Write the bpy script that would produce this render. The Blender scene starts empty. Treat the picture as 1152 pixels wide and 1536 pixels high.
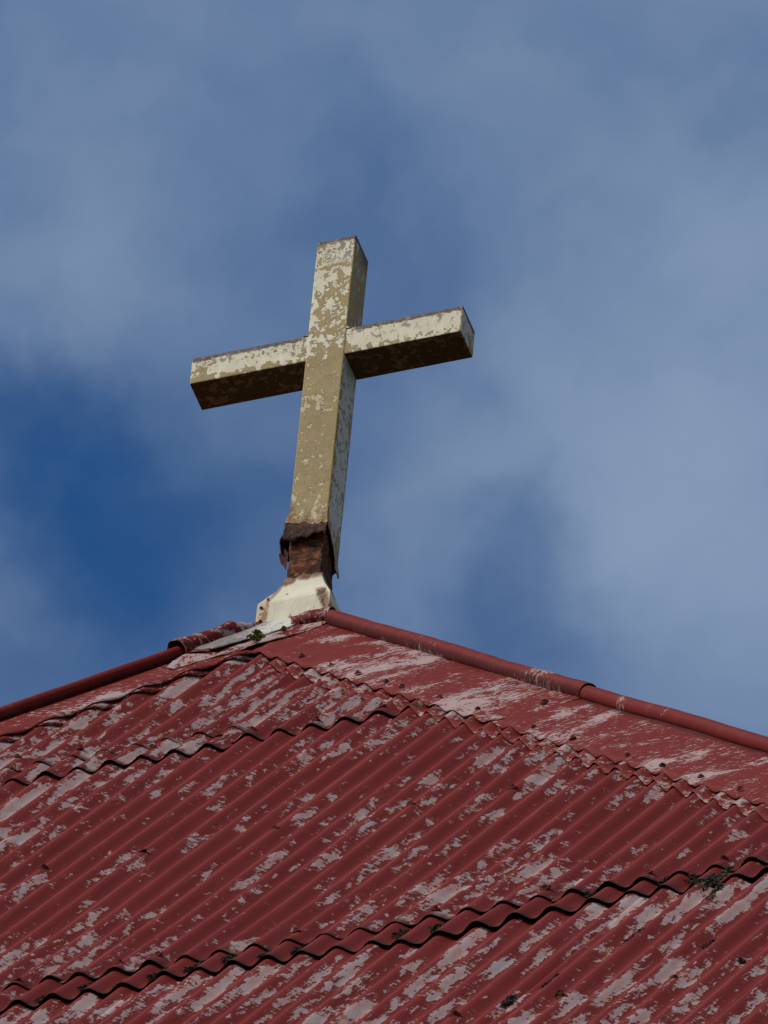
import bpy, bmesh, math, random
from mathutils import Vector, Matrix, noise as mnoise
random.seed(7)
SC = bpy.context.scene
C = SC.collection
R = math.radians

# ------------------------------------------------------------------ camera, sky, sun, exposure
APEX_Z = 33.0                                   # height of the roof apex above the ground
AZ, EL, ROLL = 0.40114811, 0.79524115, 0.11872162
fw = Vector((-math.sin(AZ) * math.cos(EL), math.cos(AZ) * math.cos(EL), math.sin(EL)))
rt0 = Vector((math.cos(AZ), math.sin(AZ), 0)); up0 = rt0.cross(fw)
rt = math.cos(ROLL) * rt0 + math.sin(ROLL) * up0
up = -math.sin(ROLL) * rt0 + math.cos(ROLL) * up0
CAM = Vector((12.26014658, -28.44117613, APEX_Z - 31.18123048))
cd = bpy.data.cameras.new('camera')
cam = bpy.data.objects.new('camera', cd); C.objects.link(cam)
M = Matrix((rt, up, -fw)).transposed().to_4x4(); M.translation = CAM
cam.matrix_world = M
cd.sensor_fit = 'HORIZONTAL'; cd.sensor_width = 6.17; cd.lens = 6.17 * 28603.81 / 1152
cd.clip_start = 0.5; cd.clip_end = 3000
SC.camera = cam
SC.view_settings.view_transform = 'Standard'; SC.view_settings.look = 'None'
SC.view_settings.exposure = 0.0; SC.view_settings.gamma = 1.0
SC.view_settings.use_curve_mapping = False

SUN_EL, SUN_AZ = R(44), R(225)                  # azimuth clockwise from +Y: behind and left of the camera
sdir = Vector((math.sin(SUN_AZ) * math.cos(SUN_EL), math.cos(SUN_AZ) * math.cos(SUN_EL), math.sin(SUN_EL)))
sl = bpy.data.lights.new('sun', 'SUN'); sl.energy = 2.9; sl.angle = R(11); sl.color = (1, 0.92, 0.80)
so = bpy.data.objects.new('sun', sl); C.objects.link(so)
so.location = (0, 0, 60); so.rotation_euler = sdir.to_track_quat('Z', 'Y').to_euler()


class NT:
    """small helper to write node trees as expressions"""
    def __init__(self, tree): self.t = tree
    def n(self, kind, **kw):
        nd = self.t.nodes.new(kind)
        for k, v in kw.items(): setattr(nd, k, v)
        return nd
    def link(self, a, sock): self.t.links.new(a, sock)
    def put(self, sock, v):
        if isinstance(v, bpy.types.NodeSocket): self.t.links.new(v, sock)
        elif v is not None:
            if isinstance(v, tuple) and len(v) == 3 and len(getattr(sock, 'default_value', ())) == 4: v = (*v, 1)
            sock.default_value = v
    def m(self, op, a, b=None, c=None, clamp=False):
        nd = self.n('ShaderNodeMath', operation=op, use_clamp=clamp)
        for s, v in zip(nd.inputs, (a, b, c)): self.put(s, v)
        return nd.outputs[0]
    def add(self, *a):
        o = a[0]
        for x in a[1:]: o = self.m('ADD', o, x)
        return o
    def mul(self, *a):
        o = a[0]
        for x in a[1:]: o = self.m('MULTIPLY', o, x)
        return o
    def sub(self, a, b): return self.m('SUBTRACT', a, b)
    def step(self, v, a, b, lo=0.0, hi=1.0):
        nd = self.n('ShaderNodeMapRange', interpolation_type='SMOOTHSTEP')
        for s, x in zip(nd.inputs, (v, a, b, lo, hi)): self.put(s, x)
        return nd.outputs[0]
    def ramp(self, v, a, b, lo=0.0, hi=1.0):
        nd = self.n('ShaderNodeMapRange')
        for s, x in zip(nd.inputs, (v, a, b, lo, hi)): self.put(s, x)
        return nd.outputs[0]
    def mix(self, f, a, b):
        nd = self.n('ShaderNodeMix', data_type='RGBA')
        self.put(nd.inputs[0], f); self.put(nd.inputs[6], a); self.put(nd.inputs[7], b)
        return nd.outputs[2]
    def xyz(self, v):
        nd = self.n('ShaderNodeSeparateXYZ'); self.put(nd.inputs[0], v); return nd.outputs
    def vec(self, x, y, z=0.0):
        nd = self.n('ShaderNodeCombineXYZ')
        for s, v in zip(nd.inputs, (x, y, z)): self.put(s, v)
        return nd.outputs[0]
    def noise(self, v, scale=1.0, detail=3.0, rough=0.5, dist=0.0):
        nd = self.n('ShaderNodeTexNoise')
        self.put(nd.inputs['Vector'], v)
        nd.inputs['Scale'].default_value = scale; nd.inputs['Detail'].default_value = detail
        nd.inputs['Roughness'].default_value = rough; nd.inputs['Distortion'].default_value = dist
        return nd.outputs[0]
    def vm(self, op, a, b=None):
        nd = self.n('ShaderNodeVectorMath', operation=op)
        self.put(nd.inputs[0], a)
        if b is not None: self.put(nd.inputs[1], b)
        return nd.outputs[1] if op in ('DOT_PRODUCT', 'DISTANCE', 'LENGTH') else nd.outputs[0]


W = bpy.data.worlds.new('World'); SC.world = W; W.use_nodes = True
W.node_tree.nodes.clear()
k = NT(W.node_tree)
sky = k.n('ShaderNodeTexSky', sky_type='NISHITA', sun_disc=False)
sky.sun_elevation = SUN_EL; sky.sun_rotation = SUN_AZ
sky.air_density = 1.0; sky.dust_density = 0.3; sky.ozone_density = 3.0
SKY_STRENGTH = 0.06
D = k.n('ShaderNodeTexCoord').outputs['Generated']

def raydir(px, py):
    return (fw + rt * ((px - 576) / 28603.8) - up * ((py - 768) / 28603.8)).normalized()
# banks of thin cloud: (direction, angular radius in pixels of the photograph, weight)
blobs = [((60, 60), 320, .26), ((330, 260), 280, .16), ((620, 100), 330, .12), ((1000, 220), 420, .26), ((1100, 600), 430, .42),
         ((930, 690), 280, .26), ((110, 440), 230, .22), ((640, 740), 220, .22), ((330, 620), 170, .10), ((1100, 960), 300, .40),
         ((40, 590), 190, -.30), ((60, 720), 190, -.30), ((270, 790), 250, -.32), ((120, 890), 210, -.26), ((810, 890), 190, -.28),
         ((770, 790), 120, -.14), ((700, 360), 260, -.12), ((520, 130), 260, -.06)]
warp = k.n('ShaderNodeTexNoise'); k.put(warp.inputs['Vector'], D)
warp.inputs['Scale'].default_value = 130; warp.inputs['Detail'].default_value = 4
wv = k.vm('SCALE', k.vm('SUBTRACT', warp.outputs['Color'], (.5, .5, .5)))
wv.node.inputs['Scale'].default_value = 0.011
DW = k.vm('ADD', D, wv)
cov = k.mul(k.sub(k.noise(DW, 80, 4, .42), .5), .75)
cov = k.add(cov, k.mul(k.sub(k.noise(DW, 240, 3, .45), .5), .15))
for (px, py), rad, wgt in blobs:
    dd = k.vm('DISTANCE', DW, tuple(raydir(px, py)))
    cov = k.add(cov, k.mul(k.step(dd, rad * 1.35 / 28603.8, 0.0), wgt))
# thicker, brighter overcast everywhere well away from this gap in the clouds
far = k.step(k.vm('DISTANCE', D, tuple(raydir(576, 700))), 0.06, 0.9)
dens = k.m('ADD', k.step(cov, -.72, 1.02), 0.0, clamp=True)
skyc = k.vm('MULTIPLY', sky.outputs[0], (0.26, 0.88, 1.45))
skyc = k.vm('SCALE', skyc); skyc.node.inputs['Scale'].default_value = SKY_STRENGTH
cl_col = k.mix(far, (.245, .335, .482), (.31, .315, .325))
col = k.mix(k.m('MAXIMUM', dens, k.mul(far, .75)), skyc, cl_col)
bg = k.n('ShaderNodeBackground'); k.link(col, bg.inputs[0]); bg.inputs[1].default_value = 1.0
wo = k.n('ShaderNodeOutputWorld'); k.link(bg.outputs[0], wo.inputs[0])

# ------------------------------------------------------------------ materials
def material(name, rough=0.6, spec=0.4):
    m = bpy.data.materials.new(name); m.use_nodes = True
    m.node_tree.nodes.clear(); t = NT(m.node_tree)
    b = t.n('ShaderNodeBsdfPrincipled'); o = t.n('ShaderNodeOutputMaterial'); t.link(b.outputs[0], o.inputs[0])
    b.inputs['Roughness'].default_value = rough
    b.inputs['Specular IOR Level'].default_value = spec
    return m, t, b

def bump(t, b, h, dist=0.001, strength=1.0):
    nd = t.n('ShaderNodeBump'); nd.inputs['Strength'].default_value = strength; nd.inputs['Distance'].default_value = dist
    t.put(nd.inputs['Height'], h); t.link(nd.outputs[0], b.inputs['Normal'])

def roof_paint(name, amount=0.0, seed=0.0, stretch=1.0, crest=0.0, rusty=0.0, grey=0.0, coarse=1.0, zones=(), rollwear=0.0):
    """flaking red oxide paint over weathered pinkish undercoat; UV = metres across and down the sheet"""
    m, t, b = material(name, 0.7, 0.09)
    x, u, _ = t.xyz(t.n('ShaderNodeUVMap').outputs[0])
    wob = t.mul(t.sub(t.noise(t.vec(t.mul(x, 9), t.mul(u, 3), seed), 1, 3), .5), .03)
    xs = t.add(x, wob)
    big = t.noise(t.vec(t.mul(xs, 2.3), t.mul(u, 1.1), seed + 3), 1, 2)
    med = t.noise(t.vec(t.mul(xs, 30 / coarse), t.mul(u, 4.4 / stretch), seed), 1, 5, .58, .25)
    sml = t.noise(t.vec(t.mul(xs, 100), t.mul(u, 21 / stretch), seed + 9), 1, 4, .6, .3)
    jag = t.noise(t.vec(t.mul(x, 60), t.mul(u, 90 / stretch ** .5), seed + 5), 1, 4, .62)
    cr = t.m('COSINE', t.add(t.mul(x, 2 * math.pi / PITCH), CRESTPH - 1.65))
    rib = t.m('FLOOR', t.add(t.mul(x, 1 / PITCH), -PH1 + .25))
    perrib = t.noise(t.vec(t.mul(rib, 5.37), t.mul(u, 3.2), seed + 90), 1, 3, .5)
    wear = 0.0
    uz = t.step(u, .025, -.01, 0.0, rollwear)
    for c_, w_, a_ in zones:
        wear = t.add(wear, t.step(t.m('ABSOLUTE', t.sub(xs, c_)), w_, 0.0, 0.0, a_))
    v = t.add(t.mul(t.sub(med, .5), .80), t.mul(t.sub(big, .5), .40), t.mul(t.sub(jag, .5), .34), t.mul(t.sub(sml, .5), .40), t.mul(t.sub(perrib, .5), .42 if crest else 0.0), uz, t.mul(cr, crest), amount, wear)
    p1 = t.step(v, .098, .134)
    v2 = t.add(t.mul(t.sub(sml, .5), 1.0), t.mul(t.sub(jag, .5), .25), t.mul(t.sub(big, .5), .45), t.mul(t.sub(perrib, .5), .25 if crest else 0.0), uz, amount * .9, t.mul(cr, crest * .5), wear)
    p2 = t.step(v2, .146, .172)
    peel = t.m('MAXIMUM', p1, p2)
    # pale rim where the top coat is lifting
    rim = t.m('MAXIMUM', t.mul(t.step(v, .06, .105), .32), t.mul(t.step(v2, .10, .150), .3))
    tone = t.noise(t.vec(t.mul(x, 14), t.mul(u, 5), seed + 20), 1, 4)
    red = t.mix(tone, (.140, .0120, .0102), (.192, .0205, .0172))
    fade = t.noise(t.vec(t.mul(x, 45), t.mul(u, 2.2), seed + 31), 1, 4, .6)
    red = t.mix(t.step(fade, .52, .85, 0, .5), red, (.245, .040, .038))
    dirt = t.noise(t.vec(t.mul(x, 60), t.mul(u, 9), seed + 40), 1, 5, .65)
    red = t.mix(t.step(dirt, .60, .80, 0, .55), red, (.05, .008, .008))
    red = t.mix(rim, red, (.29, .085, .075))
    und = t.noise(t.vec(t.mul(x, 55), t.mul(u, 12), seed + 50), 1, 5, .62)
    bare = t.mix(t.step(und, .34, .64), (.400, .235, .235), (.390, .330, .345))
    bare = t.mix(t.step(t.noise(t.vec(t.mul(x, 7), t.mul(u, 3), seed + 55), 1, 3), .64 - grey, .76 - grey), bare, (.34, .325, .345))
    scr = t.noise(t.vec(t.mul(x, 160), t.mul(u, 30), seed + 60), 1, 4, .7)
    bare = t.mix(t.step(scr, .58, .74, 0, .6), bare, (.17, .075, .072))
    rn = t.noise(t.vec(t.mul(x, 20), t.mul(u, 7), seed + 70), 1, 4, .6)
    bare = t.mix(t.step(rn, .68 - rusty, .76 - rusty, 0, .9), bare, (.30, .11, .03))
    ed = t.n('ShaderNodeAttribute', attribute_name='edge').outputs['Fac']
    crest_highlight = t.m('COSINE', t.add(t.mul(x, 2 * math.pi / PITCH), CRESTPH + .35))  # sun highlight along each rib crest, painted in as paler chalked red
    if crest: red = t.mix(t.mul(t.step(crest_highlight, .72, 1.0), t.step(fade, .38, .68, .05, .38), t.step(tone, .35, .65, .4, 1.0)), red, (.25, .058, .053))
    c = t.mix(peel, red, bare)
    if rollwear:                                 # dirt caught where the roll meets the wings, and chalky bands round the roll
        jn = t.step(t.m('ABSOLUTE', t.sub(u, .006)), .016, .002)
        c = t.mix(t.mul(jn, t.step(t.add(dirt, t.mul(tone, .4)), .50, .80, .15, .85)), c, (.045, .016, .013))
        bands = t.noise(t.vec(t.mul(x, 16), t.mul(u, 2), seed + 44), 1, 5, .7)
        c = t.mix(t.mul(t.step(u, .01, -.005), t.step(bands, .52, .70, 0, .5)), c, (.23, .075, .068))
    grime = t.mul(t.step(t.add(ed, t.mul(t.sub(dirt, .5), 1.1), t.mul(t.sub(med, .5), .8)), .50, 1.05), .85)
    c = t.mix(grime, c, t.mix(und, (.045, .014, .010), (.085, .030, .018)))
    spots = t.noise(t.vec(t.mul(x, 120), t.mul(u, 60), seed + 80), 1, 2, .5)
    c = t.mix(t.step(spots, .74, .78, 0, .8), c, (.05, .018, .012))
    t.link(c, b.inputs['Base Color'])
    t.link(t.ramp(peel, 0, 1, .62, .85), b.inputs['Roughness'])
    fine = t.noise(t.vec(t.mul(x, 300), t.mul(u, 120), seed), 1, 3)
    h = t.add(t.mul(peel, -1.0), t.mul(rim, .5), t.mul(fine, .16), t.mul(tone, .5))
    bump(t, b, h, .0011, .9)
    return m

PITCH = 0.0762
PH1 = -2.2640769781                             # crest k stands at x = PITCH * (k + PH1)
CRESTPH = -2 * math.pi * PH1
TH = 0.96523                                    # pitch of the roof faces
cs, sn = math.cos(TH), math.sin(TH)
DX = 0.03                                       # apex of the hips stands at x = DX
AMP = 0.0095

MAT = {}
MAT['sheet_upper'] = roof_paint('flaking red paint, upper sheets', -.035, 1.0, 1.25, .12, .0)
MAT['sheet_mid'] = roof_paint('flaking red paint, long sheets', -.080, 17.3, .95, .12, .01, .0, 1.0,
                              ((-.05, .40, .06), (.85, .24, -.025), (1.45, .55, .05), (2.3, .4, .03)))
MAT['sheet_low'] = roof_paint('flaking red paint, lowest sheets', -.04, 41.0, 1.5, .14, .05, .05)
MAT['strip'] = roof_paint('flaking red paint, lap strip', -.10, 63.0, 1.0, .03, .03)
MAT['cap'] = roof_paint('flaking red paint, hip capping', .01, 88.0, .55, .0, .0, .04, 4.2, ((24.25, .45, .11), (25.2, .30, .13), (2.85, .45, .07)), -.10)
MAT['edge'] = roof_paint('weathered red paint, soft edge', .055, 97.0, .5, .0, .02)
MAT['old_cap'] = roof_paint('worn red paint, apex cap', .085, 120.0, .4, .0, .02, .05, 1.6)


def lead_mat():
    m, t, b = material('weathered lead with white paint', .7, .3)
    x, u, _ = t.xyz(t.n('ShaderNodeUVMap').outputs[0])
    n1 = t.noise(t.vec(t.mul(x, 30), t.mul(u, 14)), 1, 6, .65)
    n2 = t.noise(t.vec(t.mul(x, 80), t.mul(u, 30), 4), 1, 5, .65)
    c = t.mix(t.step(n1, .3, .7), (.15, .125, .125), (.30, .28, .285))
    wm = t.mul(t.step(t.add(x, t.mul(t.sub(n1, .5), .12)), -.045, .0), t.step(t.add(n2, t.mul(n1, .5)), .58, .68))
    c = t.mix(wm, c, (.62, .61, .60))
    c = t.mix(t.step(n2, .58, .66, 0, .8), c, (.20, .075, .07))
    t.link(c, b.inputs['Base Color']); bump(t, b, t.add(n1, t.mul(n2, .6)), .003)
    return m
MAT['lead'] = lead_mat()

def rust_mat(name, light=(.27, .10, .035), mid=(.105, .036, .016), dark=(.026, .012, .009), bias=0.0, flecks=.4):
    m, t, b = material(name, .85, .2)
    P = t.n('ShaderNodeTexCoord').outputs['Object']
    n1 = t.noise(P, 22, 6, .65, .4); n2 = t.noise(P, 70, 5, .65); n3 = t.noise(P, 190, 4, .6)
    c = t.mix(t.step(t.add(n1, bias), .38, .60), dark, mid)
    c = t.mix(t.step(t.add(n2, t.mul(n1, .3), bias), .62, .80), c, light)
    c = t.mix(t.step(n3, .64, .70, 0, flecks), c, (.33, .29, .22))
    t.link(c, b.inputs['Base Color']); bump(t, b, t.add(n1, t.mul(n2, .6), t.mul(n3, .25)), .005)
    return m
MAT['rust'] = rust_mat('scaling rust', (.25, .088, .032), (.125, .036, .015), (.028, .012, .009), bias=.0, flecks=.55)
MAT['rust_dark'] = rust_mat('dark curled rust', (.12, .05, .035), (.055, .026, .024), (.022, .012, .013), 0, .12)
MAT['nail'] = rust_mat('rusted nail head', (.15, .022, .018), (.10, .014, .013), (.055, .011, .010), 0, 0)

# measures of the cross, in its own frame (metres above the roof apex)
PX0, PX1, PY0, PY1, PTOP = -0.0162, 0.0803, -0.0407, 0.0509, 1.2507
AX0, AX1, AZ0, AZ1 = -0.3031, 0.3673, 0.8474, 0.9336

def cross_mat():
    m, t, b = material('flaking tan and cream paint', .6, .3)
    P = t.n('ShaderNodeTexCoord').outputs['Object']
    N = t.n('ShaderNodeTexCoord').outputs['Normal']
    x, y, z = t.xyz(P); nx, ny, nz = t.xyz(N)
    n1 = t.noise(t.vec(t.mul(x, 50), t.mul(y, 50), t.mul(z, 40)), 1, 6, .62, .35)
    n2 = t.noise(P, 95, 4, .6, .2); n3 = t.noise(P, 260, 3, .6); nb = t.noise(P, 7, 2)
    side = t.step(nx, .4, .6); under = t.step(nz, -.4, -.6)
    arm = t.step(t.m('ABSOLUTE', t.sub(x, .032)), .055, .075)
    # front: cream shows mostly at the head and along the arms, tan below
    up_ = t.step(t.add(z, t.mul(t.sub(n1, .5), .10)), .845, .90)
    front = t.ramp(up_, 0, 1, -.105, .045)
    lowz = t.step(z, .40, .27, 0, .085)
    clus = t.mul(t.step(t.m('ABSOLUTE', t.sub(z, .70)), .055, .02), .075)
    front = t.add(front, lowz, clus)
    armb = t.add(t.mul(t.step(z, AZ0 + .008, AZ0 + .030), .15), -.095, t.mul(t.step(x, AX0 + .05, AX0 + .09), .02), t.mul(t.step(x, .06, .12), .06))
    front = t.add(t.mul(front, t.sub(1.0, arm)), t.mul(armb, arm))
    # right-hand faces: pale grey below the arm with tan left along the edges, tan above
    eb = t.step(t.m('ABSOLUTE', t.sub(y, .004)), .030, .046)
    sfl = t.noise(t.vec(t.mul(y, 120), t.mul(z, 42), 3.0), 1, 4, .6)
    sideb = t.add(t.ramp(t.step(z, AZ0 + .02, AZ0 + .06), 0, 1, .13, -.10), t.mul(eb, -.17), t.step(z, .62, .3, 0, -.06), t.step(z, .33, .25, 0, -.12), t.mul(t.sub(sfl, .5), .62))
    sideb = t.add(t.mul(sideb, t.sub(1.0, t.step(x, .2, .3))), t.mul(t.step(x, .2, .3), .05))
    bias = t.add(t.mul(front, t.sub(1.0, side)), t.mul(sideb, side))
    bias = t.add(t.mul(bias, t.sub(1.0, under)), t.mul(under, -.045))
    v = t.add(t.sub(n1, .5), t.mul(t.sub(n2, .5), .34), t.mul(t.sub(n3, .5), .10), t.mul(t.sub(nb, .5), .42), bias)
    w = t.step(v, -.008, .020)
    fl = t.mul(t.step(t.add(n2, t.mul(n3, .3)), .775, .795), t.sub(1.0, under))
    w = t.m('MAXIMUM', w, fl)
    tn = t.noise(P, 16, 5, .6)
    tan_ = t.mix(t.step(tn, .3, .7), (.275, .200, .072), (.360, .268, .103))
    crm = t.mix(t.step(t.noise(P, 40, 5, .6), .3, .7), (.66, .615, .47), (.76, .72, .58))
    crm = t.mix(t.mul(t.step(z, .86, .78), t.step(n3, .75, .35, .35, 1.0)), crm, (.50, .415, .225))
    crm = t.mix(side, crm, (.56, .56, .52))  # cooler grey of the sky-lit side faces put into the cream
    c = t.mix(w, tan_, crm)
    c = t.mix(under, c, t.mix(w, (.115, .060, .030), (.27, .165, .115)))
    # thin olive line of older paint along the arrises
    e1 = t.m('MAXIMUM', t.mul(t.step(x, PX1 - .007, PX1 - .003), t.step(x, PX1 + .0015, PX1 + .0005)), t.step(x, AX1 - .007, AX1 - .003))
    c = t.mix(t.mul(e1, t.sub(1.0, side), t.step(n2, .40, .48), .8), c, (.30, .21, .06))
    # purple-brown weathered top edges, grey lichen under the head
    tz = t.mul(t.sub(n2, .5), .022)
    zt = t.add(z, tz)
    te = t.m('MAXIMUM', t.step(zt, PTOP - .016, PTOP - .010), t.mul(t.step(zt, AZ1 - .017, AZ1 - .012), arm))
    te = t.m('MAXIMUM', te, t.step(nz, .4, .6))
    c = t.mix(te, c, t.mix(t.step(n3, .35, .65), (.060, .036, .034), (.125, .070, .062)))
    tes = t.mul(side, t.step(t.add(z, t.mul(t.sub(n1, .5), .12)), PTOP - .075, PTOP - .02), t.step(y, -.03, .02))
    c = t.mix(t.mul(tes, .85), c, (.075, .05, .035))
    li = t.mul(t.step(t.add(n1, t.mul(n2, .4)), .70, .76), t.step(t.add(z, 0.0), 1.12, 1.21), t.sub(1.0, side))
    li2 = t.mul(t.step(t.add(n1, t.mul(n2, .35)), .72, .78), arm, t.step(z, AZ1 - .06, AZ1 - .02), t.step(y, -.035, -.04))
    c = t.mix(t.m('MAXIMUM', li, li2), c, (.20, .195, .165))
    # rust bleeding up from the torn foot
    rz = t.step(t.add(z, t.mul(t.sub(n1, .5), .10), t.mul(t.step(x, .01, -.012), -.06)), .335, .285)
    c = t.mix(t.mul(rz, t.step(n2, .38, .58), t.sub(1.0, t.mul(side, .7))), c, (.22, .09, .032))
    pits = t.step(n3, .735, .755, 0, .75)
    c = t.mix(pits, c, (.09, .06, .035))
    t.link(c, b.inputs['Base Color'])
    bump(t, b, t.add(t.mul(w, -.9), t.mul(tn, .9), t.mul(n3, .22)), .0024, .9)
    return m
MAT['cross'] = cross_mat()

def collar_mat():
    m, t, b = material('cream paint with rust streaks', .6, .3)
    P = t.n('ShaderNodeTexCoord').outputs['Object']
    x, y, z = t.xyz(P)
    n1 = t.noise(t.vec(t.mul(x, 40), t.mul(y, 40), t.mul(z, 18)), 1, 5, .6, .3); n2 = t.noise(P, 110, 4, .6)
    big = t.noise(P, 14, 3)
    c = t.mix(t.step(big, .3, .7), (.68, .63, .49), (.76, .73, .61))
    c = t.mix(t.step(t.add(n1, t.mul(n2, .4)), .86, .92), c, (.20, .115, .05))
    # streaks: left of the front plate, and at its right arris, and a rusty head
    zp = t.m('MAXIMUM', z, 0.0)
    sx = t.add(x, .030, t.mul(zp, -.16), t.mul(t.sub(n1, .5), .016))
    s0 = t.step(sx, .002, -.010, 0, .6)
    c = t.mix(t.mul(s0, t.step(z, .10, .07)), c, (.50, .36, .20))
    s1 = t.mul(t.step(t.m('ABSOLUTE', sx), .010, .002), t.step(t.add(n1, t.mul(z, 2.0)), .34, .60))
    c = t.mix(t.mul(s1, .85), c, (.26, .125, .045))
    rs = t.mul(t.step(t.add(n1, t.mul(n2, .5)), .80, .86), t.step(sx, .01, -.004))
    c = t.mix(rs, c, (.30, .12, .045))
    s2 = t.mul(t.step(t.m('ABSOLUTE', t.add(x, t.mul(z, .30), -.102, t.mul(t.sub(n1, .5), .014))), .016, .007), t.step(z, .045, .015))
    c = t.mix(t.mul(s2, t.step(n1, .22, .40)), c, t.mix(t.step(n2, .46, .56), (.05, .026, .015), (.36, .17, .07)))
    hz = t.step(t.add(z, t.mul(t.sub(n1, .5), .04), t.mul(t.step(x, .03, -.01), .015)), .088, .108)
    c = t.mix(hz, c, t.mix(t.step(n2, .4, .6), (.10, .04, .02), (.26, .11, .045)))
    t.link(c, b.inputs['Base Color']); bump(t, b, t.add(n1, n2), .0015, .6)
    return m
MAT['collar'] = collar_mat()

def plain_mat(name, c1, c2, scale, rough=.8, bd=.003):
    m, t, b = material(name, rough, .2)
    P = t.n('ShaderNodeTexCoord').outputs['Object']
    n1 = t.noise(P, scale, 6, .62)
    t.link(t.mix(t.step(n1, .32, .68), c1, c2), b.inputs['Base Color']); bump(t, b, n1, bd)
    return m
MAT['moss'] = plain_mat('green moss', (.045, .065, .012), (.17, .19, .05), 160)
MAT['lichen'] = plain_mat('grey-brown lichen', (.028, .028, .022), (.15, .15, .12), 130)
MAT['lichen_dark'] = plain_mat('blackened lichen', (.015, .015, .013), (.075, .07, .055), 130)
MAT['wall'] = plain_mat('weathered render', (.40, .37, .31), (.50, .47, .40), 1.2)
MAT['timber'] = plain_mat('painted eaves board', (.55, .52, .44), (.66, .62, .54), 5)
MAT['grass'] = plain_mat('mown grass', (.030, .042, .014), (.060, .075, .026), .8, .9, .02)

# ------------------------------------------------------------------ mesh helpers
def mesh_obj(name, verts, faces, mat, parent=None, uvs=None, smooth=True, thick=0.0, off=-1.0, edge=None):
    me = bpy.data.meshes.new(name); me.from_pydata([tuple(v) for v in verts], [], faces)
    if uvs:
        ul = me.uv_layers.new(name='UVMap')
        for lp in me.loops: ul.data[lp.index].uv = uvs[lp.vertex_index]
    if edge:
        at = me.attributes.new('edge', 'FLOAT', 'POINT')
        for i_, v_ in enumerate(edge): at.data[i_].value = v_
    me.materials.append(mat)
    if smooth:
        for p in me.polygons: p.use_smooth = True
    me.update()
    o = bpy.data.objects.new(name, me); C.objects.link(o)
    if parent: o.parent = parent
    if thick:
        md = o.modifiers.new('thickness', 'SOLIDIFY'); md.thickness = thick; md.offset = off
    return o

def sharp(o, deg=38):
    o.data.set_sharp_from_angle(angle=R(deg)); return o

def grid_faces(nc, nr, flip=False):
    F = []
    for i in range(nc - 1):
        for j in range(nr - 1):
            a = i * nr + j
            f = (a, a + 1, a + nr + 1, a + nr)
            F.append(f[::-1] if flip else f)
    return F

def thing(name, label, cat, loc=(0, 0, 0), group=None):
    o = bpy.data.objects.new(name, None); C.objects.link(o); o.location = loc
    o['label'] = label; o['category'] = cat
    if group: o['group'] = group
    return o

def tag(o, label, cat, group=None):
    o['label'] = label; o['category'] = cat
    if group: o['group'] = group
    return o

def nz(x, y, z=0.0): return mnoise.noise((x, y, z))
def sstep(v, a, b):
    q = max(0.0, min(1.0, (v - a) / (b - a))); return q * q * (3 - 2 * q)

def S(x, u, h=0.0):                             # point on the front roof face: x across, u down the slope, h proud of it
    return Vector((x, -u * cs - h * sn, -u * sn + h * cs))
def crest_x(kk): return PITCH * (kk + PH1)
def wave(x): return AMP * math.cos(2 * math.pi * (x / PITCH - PH1))

# ------------------------------------------------------------------ setting: ground
mesh_obj('ground', [(-900, -900, 0), (900, -900, 0), (900, 900, 0), (-900, 900, 0)], [(0, 1, 2, 3)], MAT['grass'], smooth=False)['kind'] = 'structure'

# ------------------------------------------------------------------ the roof
ROOF = thing('church_roof', 'steep hipped corrugated iron roof in flaking dark red paint under the cross', 'roof', (0, 0, APEX_Z))
U1, U2, UEND = 1.8207, 5.0367, 8.3
U1S = []
PARTS = {}                                      # course -> list of (x0, x1, object)

def sheet(name, course, x0, x1, u0f, u1f, hf, mat, rows=16, margin=0.03, seed=0.0, lift=0.003):
    xs = []
    n = max(2, int((x1 - x0) / PITCH * 12))
    V, UV, ED = [], [], []
    for i in range(n + 1):
        x = x0 + (x1 - x0) * i / n
        top = max(u0f(x), (abs(x - DX) + margin) / cs)
        bot = u1f(x) + .012 * nz(x * 5, seed + 1) + .006 * nz(x * 30, seed) + .003 * nz(x * 110, seed)
        if top > bot - .02: continue
        xs.append(x)
        for j in range(rows):
            f = j / (rows - 1); f = 1 - (1 - f) ** 2.0          # denser towards the lower edge
            u = top + (bot - top) * f
            dent = .0013 * nz(x * 5, u * 2.2, seed) + .0006 * nz(x * 18, u * 6, seed + 5)
            e = sstep(u, bot - .06, bot)
            h = wave(x) * (1 + (.10 + .16 * sstep(u, bot - .25, bot)) * nz(x * 6, seed + u * .5)) + hf(x, u) + dent + e * (lift * (.6 + 1.1 * abs(nz(x * 8, seed + 2))) + .0034 * nz(x * 14, seed + 6) + .002 * nz(x * 40, seed + 9))
            V.append(S(x, u, h)); UV.append((x, u)); ED.append(max(0.0, 1 - (bot - u) / .09))
    if len(xs) < 2: return None
    o = mesh_obj(name, V, grid_faces(len(xs), rows), mat, ROOF, UV, True, .0009, -1.0, ED)
    PARTS.setdefault(course, []).append((x0, x1, o))
    return o

NR = 7                                          # ribs covered by one sheet
def sheet_edges(k0, kmin, kmax):
    e = []
    kk = k0
    while kk > kmin: kk -= NR
    while kk < kmax:
        e.append((crest_x(kk), crest_x(kk + NR) + .022)); kk += NR
    return e
cid = lambda xa: round(xa / PITCH)

# lowest course
for j, (a, b_) in enumerate(sheet_edges(8.3, -70, 70)):
    sheet('corrugated_sheet', 'low', a, b_, lambda x: U2 - .28, lambda x: UEND, lambda x, u, j=j: .0011 * (j % 2), MAT['sheet_low'], 12, seed=j * 3.1)
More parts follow.
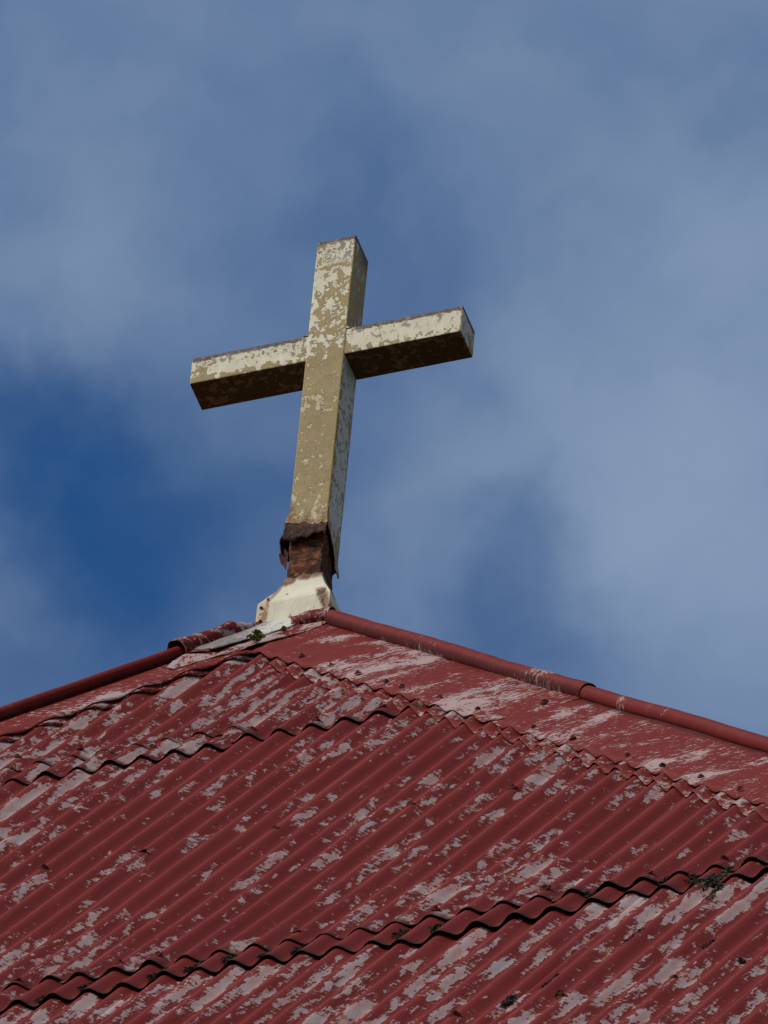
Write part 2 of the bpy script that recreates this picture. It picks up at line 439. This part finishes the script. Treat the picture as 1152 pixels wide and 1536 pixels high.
# lap strip showing below the long sheets
def strip_end(a):
    xa = a
    if abs(xa - crest_x(22.5)) < .02: return lambda x: U2 + .085 - .15 * (x - xa) / .53       # slewed sheet in mid picture
    if abs(xa - crest_x(29.5)) < .02: return lambda x: U2 - .055 + .06 * (x - xa) / .53
    if abs(xa - crest_x(15.5)) < .02: return lambda x: U2 - .03 + .05 * (x - xa) / .53
    r_ = random.uniform(-.02, .03)
    return lambda x: U2 + r_
random.seed(3)
for j, (a, b_) in enumerate(sheet_edges(22.5, -70, 70)):
    ue = strip_end(a)
    sheet('lap_strip', 'strip', a, b_, lambda x: U2 - .42, ue,
          lambda x, u, j=j: .0020 + (.0048 + .0055 * nz(x * 3.1, 9.0) + .0025 * nz(x * 11, 4.0)) * sstep(u, U2 - .30, U2) + .0012 * (j % 2), MAT['strip'], 12, seed=40 + j * 2.3, lift=.003)
# long sheets
random.seed(5)
for j, (a, b_) in enumerate(sheet_edges(5.4, -46, 46)):
    ue = U2 - .19 + random.uniform(-.025, .025)
    sl_ = random.uniform(-.05, .05)
    sheet('corrugated_sheet', 'mid', a, b_, lambda x: U1 - .40, lambda x, ue=ue, a=a, sl_=sl_: ue + sl_ * (x - a),
          lambda x, u, j=j: (.0070 + .003 * nz(x * 4, 3.3)) * sstep(u, U2 - .9, U2 - .15) + .0012 * (j % 2), MAT['sheet_mid'], 22, seed=80 + j * 1.7, lift=.0035)
# upper strip, on the left only
for j, (a, b_) in enumerate(sheet_edges(.6, -20, 7)):
    if a > crest_x(7): continue
    b2 = min(b_, crest_x(6.6))
    if b2 - a < .08: continue
    sheet('lap_strip', 'strip_up', a, b2, lambda x: U1 - .36, lambda x: U1 + .005, lambda x, u, j=j: .0016 + .0020 * sstep(u, U1 - .3, U1) + .001 * (j % 2), MAT['sheet_upper'], 10, seed=120 + j, lift=.005)
# short sheets below the apex
def up_end(a):
    c = a + .27
    if a < crest_x(4): return U1 - .215
    if a < crest_x(7): return U1 - .06
    return U1 + .005
for j, (a, b_) in enumerate(sheet_edges(-.6, -22, 22)):
    ue = up_end(a)
    sheet('corrugated_sheet', 'up', a, b_, lambda x: .1, lambda x, ue=ue: ue + .012 * nz(x * 5, 4.0),
          lambda x, u, j=j: .0030 * sstep(u, U1 - .7, U1 - .2) + .0012 * (j % 2) + .0008, MAT['sheet_upper'], 14, seed=150 + j * 2.9, lift=.002)

# the three faces turned away from the camera
for q in (1, 2, 3):
    rz_ = Matrix.Translation((DX, 0, 0)) @ Matrix.Rotation(q * math.pi / 2, 4, 'Z') @ Matrix.Translation((-DX, 0, 0))
    V, UV = [], []
    n = int(2 * UEND * cs / PITCH * 6); cols = 0
    for i in range(n + 1):
        x = DX - UEND * cs + 2 * UEND * cs * i / n
        top = (abs(x - DX) + .03) / cs
        if top > UEND - .02: continue
        cols += 1
        for j in range(4):
            u = top + (UEND - top) * j / 3
            V.append(rz_ @ S(x, u, wave(x))); UV.append((x + q * 20, u))
    o = mesh_obj('corrugated_face', V, grid_faces(cols, 4), MAT['sheet_mid'], ROOF, UV, True, .0009)

# hips -------------------------------------------------------------------
def hip_frame(s):
    t_ = Vector((s * cs, -cs, -sn)); L = t_.length; t_.normalize()
    nf = Vector((0, -sn, cs)); ns = Vector((s * sn, 0, cs))
    b_ = (nf + ns).normalized()
    wf = nf.cross(t_).normalized()
    if wf.x * s > 0: wf = -wf
    ws = ns.cross(t_).normalized()
    if ws.y < 0: ws = -ws
    lat = (wf - b_ * wf.dot(b_)).normalized()
    return t_, L, nf, ns, b_, wf, ws, lat

def capping(s, u0, u1, r, lift, wF, hw, mat, seed=0.0, n=60, wS=.17, name='hip_capping', jag=.004, wob=.0025, uvo=(0, 0), flare=None, dress=1.0, crumple=.012):
    t_, L, nf, ns, b_, wf, ws, lat = hip_frame(s)
    A0 = Vector((DX, 0, 0))
    V, UV = [], []; m = 0
    for i in range(n + 1):
        u = u0 + (u1 - u0) * i / n
        base = A0 + t_ * (u * L)
        wf_ = (wF(u) if callable(wF) else wF) + jag * nz(u * 9, seed) + jag * .5 * nz(u * 30, seed)
        rr = r * (1 + .04 * nz(u * 3, seed + 8) + .03 * nz(u * 11, seed + 1)); lf = lift + .003 * nz(u * 1.6, seed + 3) + .0012 * nz(u * 7, seed + 4)
        if flare: rr, lf = flare(u, rr, lf)
        prof = []
        nw = 9
        for q in range(nw):
            f = q / (nw - 1)
            d = wf_ + (rr * .34 - wf_) * f
            bow = .006 * math.sin(math.pi * f) * nz(u * 2.2, seed + 20)
            hh = hw + wob * nz(u * 6, d * 15, seed) * (1 - f * .5) + bow - .003 * sstep(1 - f, .85, 1) * (1 + nz(u * 16, seed + 30))
            q_ = base + wf * d
            ed = sstep(d, wf_ - .055, wf_) * dress          # lower edge dressed down into the corrugations
            hh = hh * (1 - ed) + (wave(q_.x) * .50 + hw - .0040) * ed
            prof.append((q_ + nf * hh, d))
        na = 18
        a0 = 150
        cr_ = crumple
        for q in range(na + 1):
            an = R(a0 - 2 * a0 * q / na)
            rq = rr * (1 + cr_ * (nz(u * 22, q * .30, seed) + .6 * nz(u * 50, q * .7, seed + 2)))
            pnt = base + b_ * (lf + rq * math.cos(an)) + lat * (rq * math.sin(an))
            prof.append((pnt, prof[nw - 1][1] - (q + 1) * .006))
        for q in range(6):
            d = rr * .34 + (wS - rr * .34) * q / 5
            prof.append((base + ws * d + ns * hw, -.12 - d))
        m = len(prof)
        for p_, d in prof:
            V.append(p_); UV.append((u * L + uvo[0], d + uvo[1]))
    return sharp(mesh_obj(name, V, grid_faces(n + 1, m, s < 0), mat, ROOF, UV, True, .0011))

JR = 2.11
CAPS = {}
CAPS['rl'] = capping(1, JR - .10, UEND - .05, .0180, .0250, .212, .0128, MAT['cap'], 2.0, 620)
CAPS['ru'] = capping(1, .13, JR, .0205, .0268, .215, .0152, MAT['cap'], 11.0, 190, uvo=(23.1, 0.02))
CAPS['ll'] = capping(-1, .16, UEND - .05, .0190, .0282, lambda u: .172 + .02 * sstep(u, .6, .2), .0140, MAT['cap'], 31.0, 620, uvo=(7.7, 0.01))
def fl(u, rr, lf):
    e = sstep(u, .28, .345)
    g = sstep(u, .185, .118)
    c_ = .0022 * nz(u * 30, 4.0) + .0014 * nz(u * 80, 2.0)
    return rr + .003 + .005 * e - .010 * g + c_, lf + .002 - .001 * e - .010 * g + c_
CAPS['lu'] = capping(-1, .115, .345, .0235, .0290, lambda u: .085 + .02 * sstep(u, .2, .1), .0250, MAT['old_cap'], 51.0, 30, wob=.005, jag=.01, uvo=(2, 0), flare=fl, dress=0.0, crumple=.16)
capping(-1, UEND - 8.1, UEND - .05, .001, .0, .0, .0, MAT['cap'], 0, 2) if False else None

# corrugated soft edges below the cappings
def soft_edge(s, u0, u1, wid, mat, seed):
    # strip parallel to the hip, dressed into the corrugations
    V, UV = [], []; nr = 7
    n = int((u1 - u0) * cs / PITCH * 14)
    for i in range(n + 1):
        x = DX + s * (u0 + (u1 - u0) * i / n) * cs
        uh = abs(x - DX) / cs
        wv_ = wid + .012 * nz(x * 9, seed) + .006 * nz(x * 33, seed) 
        for j in range(nr):
            f = j / (nr - 1)
            u = uh + (.06 + (wv_ - .06) * f) / cs
            h = wave(x) * (.50 + .46 * sstep(f, .55, .95)) + .0048 + .001 * nz(x * 20, u * 8, seed) + .0018 * sstep(f, .75, 1) * (.7 + nz(x * 12, seed + 4))
            V.append(S(x, u, h)); UV.append((x, u))
    return mesh_obj('soft_edge', V, grid_faces(n + 1, nr, s < 0), mat, ROOF, UV, True, .0014)
soft_edge(1, .16, UEND - .45, .290, MAT['edge'], 3.0)
soft_edge(-1, .02, UEND - .45, .235, MAT['edge'], 13.0)
# plain cappings on the two far hips
for q in (1, 2):
    rz_ = Matrix.Translation((DX, 0, 0)) @ Matrix.Rotation(q * math.pi / 2, 4, 'Z') @ Matrix.Translation((-DX, 0, 0))
    o = CAPS['rl'].copy(); C.objects.link(o); o.parent = ROOF; o.matrix_local = rz_

# apex flashings
def interp(pts, x):
    if x <= pts[0][0]: return pts[0][1]
    for (a, va), (b_, vb) in zip(pts, pts[1:]):
        if x <= b_: return va + (vb - va) * (x - a) / (b_ - a)
    return pts[-1][1]
def apex_plate(low, top, h, mat, seed, drop=.006, name='apex_flashing', amp=.004):
    V, UV = [], []; nr = 12; n = 60
    xa, xb = low[0][0], low[-1][0]
    for i in range(n + 1):
        x = xa + (xb - xa) * i / n
        lo = interp(low, x) + .006 * nz(x * 40, seed); tp = interp(top, x)
        for j in range(nr):
            f = j / (nr - 1); u = tp + (lo - tp) * f
            hh = h + amp * nz(x * 16, u * 7, seed) + amp * .4 * nz(x * 50, u * 20, seed) - drop * sstep(f, .6, 1) * (1 + .8 * nz(x * 22, seed + 3))
            V.append(S(x, u, hh)); UV.append((x, u))
    return mesh_obj(name, V, grid_faces(n + 1, nr), mat, ROOF, UV, True, .0018)
apex_plate([(-.165, .50), (-.139, .525), (-.063, .44), (-.01, .395), (.06, .335), (.135, .235), (.15, .21)],
           [(-.165, .33), (-.05, .13), (.03, .03), (.15, .17)], .0232, MAT['old_cap'], 5.0, .005)
apex_plate([(-.175, .335), (-.13, .34), (-.077, .385), (-.055, .35), (.006, .285), (.061, .20), (.10, .12)],
           [(-.175, .32), (-.05, .12), (.03, .0), (.10, .09)], .0300, MAT['lead'], 9.0, .003)

# curled lead end over the head of the right-hand roll
def curl():
    t_, L, nf, ns, b_, wf, ws, lat = hip_frame(1)
    e0 = Vector((.152, -.113, -.131))
    e1 = Vector((.098, -.112, -.126))
    e2 = Vector((.055, -.112, -.127))
    V, UV = [], []; n = 22; na = 26
    for i in range(n + 1):
        f = i / n
        p_ = e0.lerp(e1, f / .62) if f < .62 else e1.lerp(e2, (f - .62) / .38)
        ax = (e1 - e0).normalized().lerp((e2 - e1).normalized(), sstep(f, .4, .8)).normalized()
        nrm = (b_.lerp(nf, .45)); nrm = (nrm - ax * nrm.dot(ax)).normalized(); side = ax.cross(nrm)
        r_ = .0265 * (1 + .10 * sstep(.12 - f, 0, .12) * 1.6) * (1 - .22 * sstep(f, .6, 1))
        for q in range(na + 1):
            an = R(-150 + 300 * q / na)
            rr = r_ * (1 + .07 * nz(f * 5, q * .35, 3.0) + .05 * nz(f * 14, q * .9, 8.0))
            V.append(p_ + nrm * (rr * math.cos(an)) + side * (rr * math.sin(an) * 1.05)); UV.append((f * .12 + 5, q * .006))
    return mesh_obj('roll_end', V, grid_faces(n + 1, na + 1, True), MAT['old_cap'], ROOF, UV, True, .0016)
CAPS['curl'] = curl()

# eaves and the tower the roof stands on (below the picture)
hw_ = UEND * cs
zb_ = -UEND * sn
def ring(name, half, z0, z1, mat):
    V = [(DX + a * half, b_ * half, z) for z in (z0, z1) for a, b_ in ((-1, -1), (1, -1), (1, 1), (-1, 1))]
    F = [(0, 1, 5, 4), (1, 2, 6, 5), (2, 3, 7, 6), (3, 0, 4, 7), (3, 2, 1, 0), (4, 5, 6, 7)]
    return mesh_obj(name, V, F, mat, ROOF, smooth=False)
ring('eaves_board', hw_ - .12, zb_ - .18, zb_ + .02, MAT['timber'])
ring('tower_wall', hw_ - .40, -APEX_Z, zb_ - .181, MAT['wall'])

# nails: one mesh, copied -----------------------------------------------
def nail_mesh():
    V, F = [], []
    prof = [(.0115, -.001), (.0115, .0015), (.0085, .0032), (.0068, .0036), (.0060, .0062), (.0030, .0086), (.0, .0092)]
    ns_ = 10
    for r_, h in prof:
        for q in range(ns_): V.append((r_ * math.cos(2 * math.pi * q / ns_), r_ * math.sin(2 * math.pi * q / ns_), h))
    for a in range(len(prof) - 1):
        for q in range(ns_): F.append((a * ns_ + q, a * ns_ + (q + 1) % ns_, (a + 1) * ns_ + (q + 1) % ns_, (a + 1) * ns_ + q))
    me = bpy.data.meshes.new('roofing_nail'); me.from_pydata(V, [], F); me.materials.append(MAT['nail'])
    for p_ in me.polygons: p_.use_smooth = True
    return me
NAIL = nail_mesh()
def nail_at(pos, nrm, parent, scale=1.0):
    o = bpy.data.objects.new('roofing_nail', NAIL); C.objects.link(o); o.parent = parent
    q = nrm.to_track_quat('Z', 'Y')
    o.matrix_local = Matrix.Translation(pos) @ (q @ Vector((0, 0, 1)).rotation_difference(Vector((random.uniform(-.3, .3), random.uniform(-.3, .3), 1)))).to_matrix().to_4x4() @ Matrix.Scale(scale * random.uniform(.85, 1.15), 4)
    return o
NF = Vector((0, -sn, cs))
def sheet_nail(course, kk, u, h=.009):
    x = crest_x(kk) + random.uniform(-.004, .004)
    if abs(x - DX) / cs > u - .25: return
    for a, b_, o in PARTS[course]:
        if a <= x <= b_ - .02:
            nail_at(S(x, u + random.uniform(-.02, .02), h), NF, o); return
random.seed(11)
for kk in (-8, -5, -3, -1, 1, 4, 6, 7, 9, 11): sheet_nail('up', kk, (U1 - .31 if kk < 4 else U1 - .11), .0145)
for kk in (-17, -14, -11, -8, -5, -1, 3, 6, 9, 13, 17, 20, 23): sheet_nail('mid', kk, 3.22, .0095)
for kk in (0, 4, 8, 11, 14, 15, 19, 23, 26, 29, 31, 33, 36): sheet_nail('mid', kk, U2 - .25, .0175)
for kk in (18, 22, 25, 28, 31, 34, 37): sheet_nail('low', kk, 6.15, .009)
tR, LR, nfR, nsR, bR, wfR, wsR, latR = hip_frame(1)
for u in (.47, .70, .905, 1.12, 1.24, 1.52, 1.80):
    nail_at(Vector((DX, 0, 0)) + tR * ((u + .13) * LR) + wfR * .185 + nfR * .0185, NF, CAPS['ru'], .68)
nail_at(Vector((DX, 0, 0)) + tR * (2.07 * LR) + wfR * .075 + nfR * .019, NF, CAPS['ru'])
for u in (2.20, 2.48, 2.86, 3.10, 3.36, 3.62, 3.9, 4.2):
    nail_at(Vector((DX, 0, 0)) + tR * ((u + .13) * LR) + wfR * .185 + nfR * .0155, NF, CAPS['rl'], .65)

# ------------------------------------------------------------------ the cross
CROSS = thing('rooftop_cross', 'tall cross in flaking cream and tan paint with rusted foot, standing on the roof apex', 'cross', (0, 0, APEX_Z))
YAW, LX, LY = -0.0063456, -0.01518, -0.00147
CROSS.rotation_euler = (-LY, LX, YAW)

def rounded_rect(x0, x1, y0, y1, r, nside):
    """perimeter points, counter-clockwise from the front-left corner, with side tags"""
    P = []
    cor = [((x0 + r, y0 + r), 180), ((x1 - r, y0 + r), 270), ((x1 - r, y1 - r), 0), ((x0 + r, y1 - r), 90)]
    for q in range(4):
        (cx, cy), a0 = cor[q]
        for a in (0, 30, 60, 90): P.append((cx + r * math.cos(R(a0 + a)), cy + r * math.sin(R(a0 + a))))
        nx_, ny_ = cor[(q + 1) % 4][0]; na0 = cor[(q + 1) % 4][1]
        e = (nx_ + r * math.cos(R(na0)), ny_ + r * math.sin(R(na0)))
        s_ = P[-1]
        for j in range(1, nside): P.append((s_[0] + (e[0] - s_[0]) * j / nside, s_[1] + (e[1] - s_[1]) * j / nside))
    return P

def casing_foot(x, y):
    fx = (x - PX0) / (PX1 - PX0); fy = (y - PY0) / (PY1 - PY0)
    front = .300 - .030 * fx
    side = .268 - .085 * sstep(fy, .05, .95)
    if fy < .04: z = front
    elif fx > .96: z = side
    elif fx < .04: z = .295 - .07 * fy
    else: z = .20
    return z + .010 * nz(x * 90, y * 90, 1.0) + .006 * nz(x * 260, y * 260, 5.0)
PER = rounded_rect(PX0, PX1, PY0, PY1, .0032, 22)
V = []; nrow = 30
for x, y in PER:
    zb = casing_foot(x, y)
    for j in range(nrow):
        f = j / (nrow - 1); z = zb + (PTOP - zb) * f ** 1.5
        e = sstep(z, zb + .05, zb)
        ox = e * .004 * (1 + nz(x * 40, y * 40, z * 20))
        cxm, cym = (PX0 + PX1) / 2, (PY0 + PY1) / 2
        V.append((x + ox * (x - cxm) / .05, y + ox * (y - cym) / .05, z))
n = len(PER)
F = []
for i in range(n):
    for j in range(nrow - 1):
        a = i * nrow + j; b_ = ((i + 1) % n) * nrow + j
        F.append((a, b_, b_ + 1, a + 1))
F.append(tuple(i * nrow + nrow - 1 for i in range(n)))
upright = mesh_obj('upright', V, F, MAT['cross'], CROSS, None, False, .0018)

def bar(name, x0, x1, y0, y1, z0, z1, mat, parent, r=.003):
    bm = bmesh.new(); bmesh.ops.create_cube(bm, size=1)
    for v in bm.verts:
        v.co = Vector(((x0 + x1) / 2 + v.co.x * (x1 - x0), (y0 + y1) / 2 + v.co.y * (y1 - y0), (z0 + z1) / 2 + v.co.z * (z1 - z0)))
    bmesh.ops.bevel(bm, geom=bm.edges[:], offset=r, segments=2, profile=.6, affect='EDGES')
    me = bpy.data.meshes.new(name); bm.to_mesh(me); bm.free(); me.materials.append(mat)
    o = bpy.data.objects.new(name, me); C.objects.link(o); o.parent = parent
    return o
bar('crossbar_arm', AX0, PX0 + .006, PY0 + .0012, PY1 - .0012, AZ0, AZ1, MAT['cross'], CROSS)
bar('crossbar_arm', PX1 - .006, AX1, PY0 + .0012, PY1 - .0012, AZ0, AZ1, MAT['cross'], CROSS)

# fillets of weld where the arms meet the upright
def weld(sx, zc, sz):
    x0 = PX0 if sx < 0 else PX1
    V, F = [], []; nn = 9; L_ = .011
    for yy in (PY0 - .0008, PY1 - .004):
        V.append((x0 - sx * .002, yy, zc - sz * .002))
        for i in range(nn):
            a = i / (nn - 1) * math.pi / 2
            V.append((x0 + sx * L_ * (1 - math.sin(a)), yy, zc + sz * L_ * (1 - math.cos(a))))
    k2 = nn + 1
    F.append(tuple(range(k2))); F.append(tuple(range(2 * k2 - 1, k2 - 1, -1)))
    for i in range(k2):
        j = (i + 1) % k2; F.append((i, j, k2 + j, k2 + i))
    o = mesh_obj('weld_fillet', V, F, MAT['cross'], CROSS, None, False)
    bm = bmesh.new(); bm.from_mesh(o.data); bmesh.ops.recalc_face_normals(bm, faces=bm.faces); bm.to_mesh(o.data); bm.free()
weld(-1, AZ1, 1); weld(1, AZ1, 1)

# rusted inner core
PER2 = rounded_rect(PX0 + .006, PX1 - .006, PY0 + .006, PY1 - .006, .004, 14)
V = []; nrow = 22
for x, y in PER2:
    for j in range(nrow):
        z = .03 + .36 * j / (nrow - 1)
        s_ = 1 + .05 * nz(x * 30, y * 30, z * 26) + .03 * nz(x * 90, y * 90, z * 70)
        V.append((.032 + (x - .032) * s_, .005 + (y - .005) * s_, z))
n = len(PER2); F = []
for i in range(n):
    for j in range(nrow - 1):
        a = i * nrow + j; b_ = ((i + 1) % n) * nrow + j
        F.append((a, b_, b_ + 1, a + 1))
F.append(tuple(i * nrow + nrow - 1 for i in range(n)))
mesh_obj('rusted_core', V, F, MAT['rust'], CROSS, None, False)

# curled, torn skirt of the casing
V = []; nc, nr = 40, 12
for i in range(nc):
    f = i / (nc - 1); x = PX0 - .006 + (PX1 - PX0 + .010) * f
    zt = casing_foot(min(max(x, PX0 + .006), PX1 - .006), PY0) + .004
    zl = .236 - .004 * f + .016 * nz(f * 4, 2.0) + .006 * nz(f * 17, 6.0) - .006 * math.sin(f * 6)
    for j in range(nr):
        g = j / (nr - 1)
        z = zt + (zl - zt) * g
        out = .0025 + .008 * math.sin(math.pi * min(1, g * .9)) * (1 + .5 * nz(f * 4, g * .6, 7.0)) + .009 * sstep(g, .55, 1) * (nz(f * 5, 3.0) + .5) + .0015 * nz(f * 30, g * 6)
        V.append((x + .004 * nz(f * 9, g * 4), PY0 - out, z))
mesh_obj('torn_skirt', V, grid_faces(nc, nr), MAT['rust_dark'], CROSS, None, True, .0014)
V = []; nc, nr = 14, 10
for i in range(nc):
    f = i / (nc - 1); y = PY0 - .004 + .07 * f
    for j in range(nr):
        g = j / (nr - 1)
        z = .285 - .02 * f - (.085 - .05 * f) * g
        V.append((PX0 - .003 - .012 * math.sin(g * 2.6) * (1 + .4 * nz(f * 5, g * 3, 2)), y, z))
mesh_obj('torn_skirt', V, grid_faces(nc, nr, True), MAT['rust_dark'], CROSS, None, True, .002)
V = [(PX0 - .004, PY0 + .004, .222), (PX0 - .017, PY0 + .002, .205), (PX0 - .013, PY0 + .004, .180), (PX0 + .004, PY0 + .004, .150), (PX0 + .006, PY0 + .005, .205)]
mesh_obj('torn_sliver', V, [(0, 1, 2, 3, 4)], MAT['rust_dark'], CROSS, None, False, .002)

# flared sheet-metal collar
cxm, cym = .035, .005
prof = [(.0475, .112), (.049, .095), (.060, .062), (.0885, .0), (.0895, -.006), (.0905, -.13)]
V = []; per_n = 0
for hw2, z in prof:
    per = rounded_rect(cxm - hw2, cxm + hw2, cym - hw2, cym + hw2, .0025, 8); per_n = len(per)
    for x, y in per:
        V.append((x + .0016 * nz(x * 30, y * 30, z * 20), y + .0016 * nz(x * 30, y * 30, z * 20 + 7), z + (.010 * nz(x * 60, y * 60, 3.0) if z > .1 else 0)))
F = []
for a in range(len(prof) - 1):
    for i in range(per_n):
        j = (i + 1) % per_n
        F.append((a * per_n + j, a * per_n + i, (a + 1) * per_n + i, (a + 1) * per_n + j))
collar = mesh_obj('base_collar', V, F, MAT['collar'], CROSS, None, False, .0018)
for (x, z) in ((-.043, -.018), (-.042, -.062), (-.030, .012)):
    nail_at(Vector((x, cym - .0905 + (.032 if z > 0 else 0) * 0 - .001 + max(0, z) * .46, z)), Vector((0, -1, .2)), collar, .34)

# ------------------------------------------------------------------ moss and lichen on the roof
def clump(name, label, cat, x, u, h, rx, ru, hh, mat, n=90, group=None, seed=0):
    rnd = random.Random(seed)
    V, F = [], []
    o0 = S(x, u, h)
    lobes = [(rnd.uniform(-.5, .5), rnd.uniform(-.7, .7)) for _ in range(5)]
    for i in range(n * 2):
        a = rnd.uniform(0, 6.283); q = rnd.random() ** .6
        lx, lu = lobes[rnd.randrange(len(lobes))]
        px, pu = rx * (lx + .5 * q * math.cos(a)), ru * (lu + .42 * q * math.sin(a))
        sz = rnd.uniform(.0022, .0055)
        hb = hh * (1 - q * q) * rnd.uniform(.2, 1)
        xx, uu = x + px, u + pu
        c = S(xx, uu, h + (wave(xx) - wave(x)) + hb) - o0
        b0 = len(V)
        for q2 in range(4):
            d = Vector((rnd.gauss(0, 1), rnd.gauss(0, 1), rnd.gauss(0, 1))).normalized() * sz
            V.append(c + d)
        F += [(b0, b0 + 1, b0 + 2), (b0, b0 + 2, b0 + 3), (b0, b0 + 3, b0 + 1), (b0 + 1, b0 + 3, b0 + 2)]
    o = mesh_obj(name, V, F, mat, None, None, False)
    o.location = o0 + Vector((0, 0, APEX_Z))
    return tag(o, label, cat, group)
clump('moss_tuft', 'green moss tuft on the grey flashing just below the cross collar', 'moss', .005, .31, .0265, .016, .05, .007, MAT['moss'], 130, seed=1)
clump('moss_tuft', 'small yellowish moss speck on the flashing under the curled roll end', 'moss', .050, .245, .0262, .008, .02, .004, MAT['moss'], 30, seed=2)
clump('lichen_clump', 'large grey lichen clump spilling from the lower sheet overlap', 'lichen', 2.235, 5.02, .010, .036, .09, .010, MAT['lichen'], 300, seed=3)
clump('lichen_clump', 'pale grey lichen tail hanging below the large clump', 'lichen', 2.262, 5.16, .009, .012, .10, .008, MAT['lichen'], 90, seed=4)
for x, u, rx, ru, lb in ((2.178, 5.519, .020, .12, 'dark lichen streak on the wide bare patch, nearest the large grey clump'),
                         (2.103, 5.917, .013, .08, 'dark lichen streak on a pale rib, between two others further up and down the roof'),
                         (2.143, 6.009, .008, .05, 'small dark lichen speck just below a longer lichen streak'),
                         (2.052, 6.062, .012, .06, 'dark lichen streak closest to the bottom edge of the picture'),
                         (2.381, 5.687, .018, .06, 'branching dark lichen patch below the tail of the large grey clump'),
                         (2.521, 6.019, .009, .03, 'tiny dark lichen dot alone on a red rib at far right')):
    clump('lichen_clump', lb, 'lichen', x, u, .0005 + wave(x), rx * .85, ru, .0025, MAT['lichen_dark'], 60, seed=int(u * 1000))
for q, (kk, u) in enumerate(((12.5, 4.99), (13.5, 4.94), (15.5, 4.93), (17.5, 4.90), (16.5, 4.91), (18.5, 4.92), (19.5, 4.92), (22.5, 4.95), (23.5, 4.95), (27.5, 4.84), (29.5, 4.86), (30.5, 4.88))):
    x = crest_x(kk)
    clump('moss_clump', 'blackish moss lodged in a valley of the double lap near the bottom', 'moss', x, u, wave(x) + .011, .015, .045, .003,
          MAT['lichen_dark'], 60, 'moss clumps in the valleys of the lower lap', seed=q + 60)
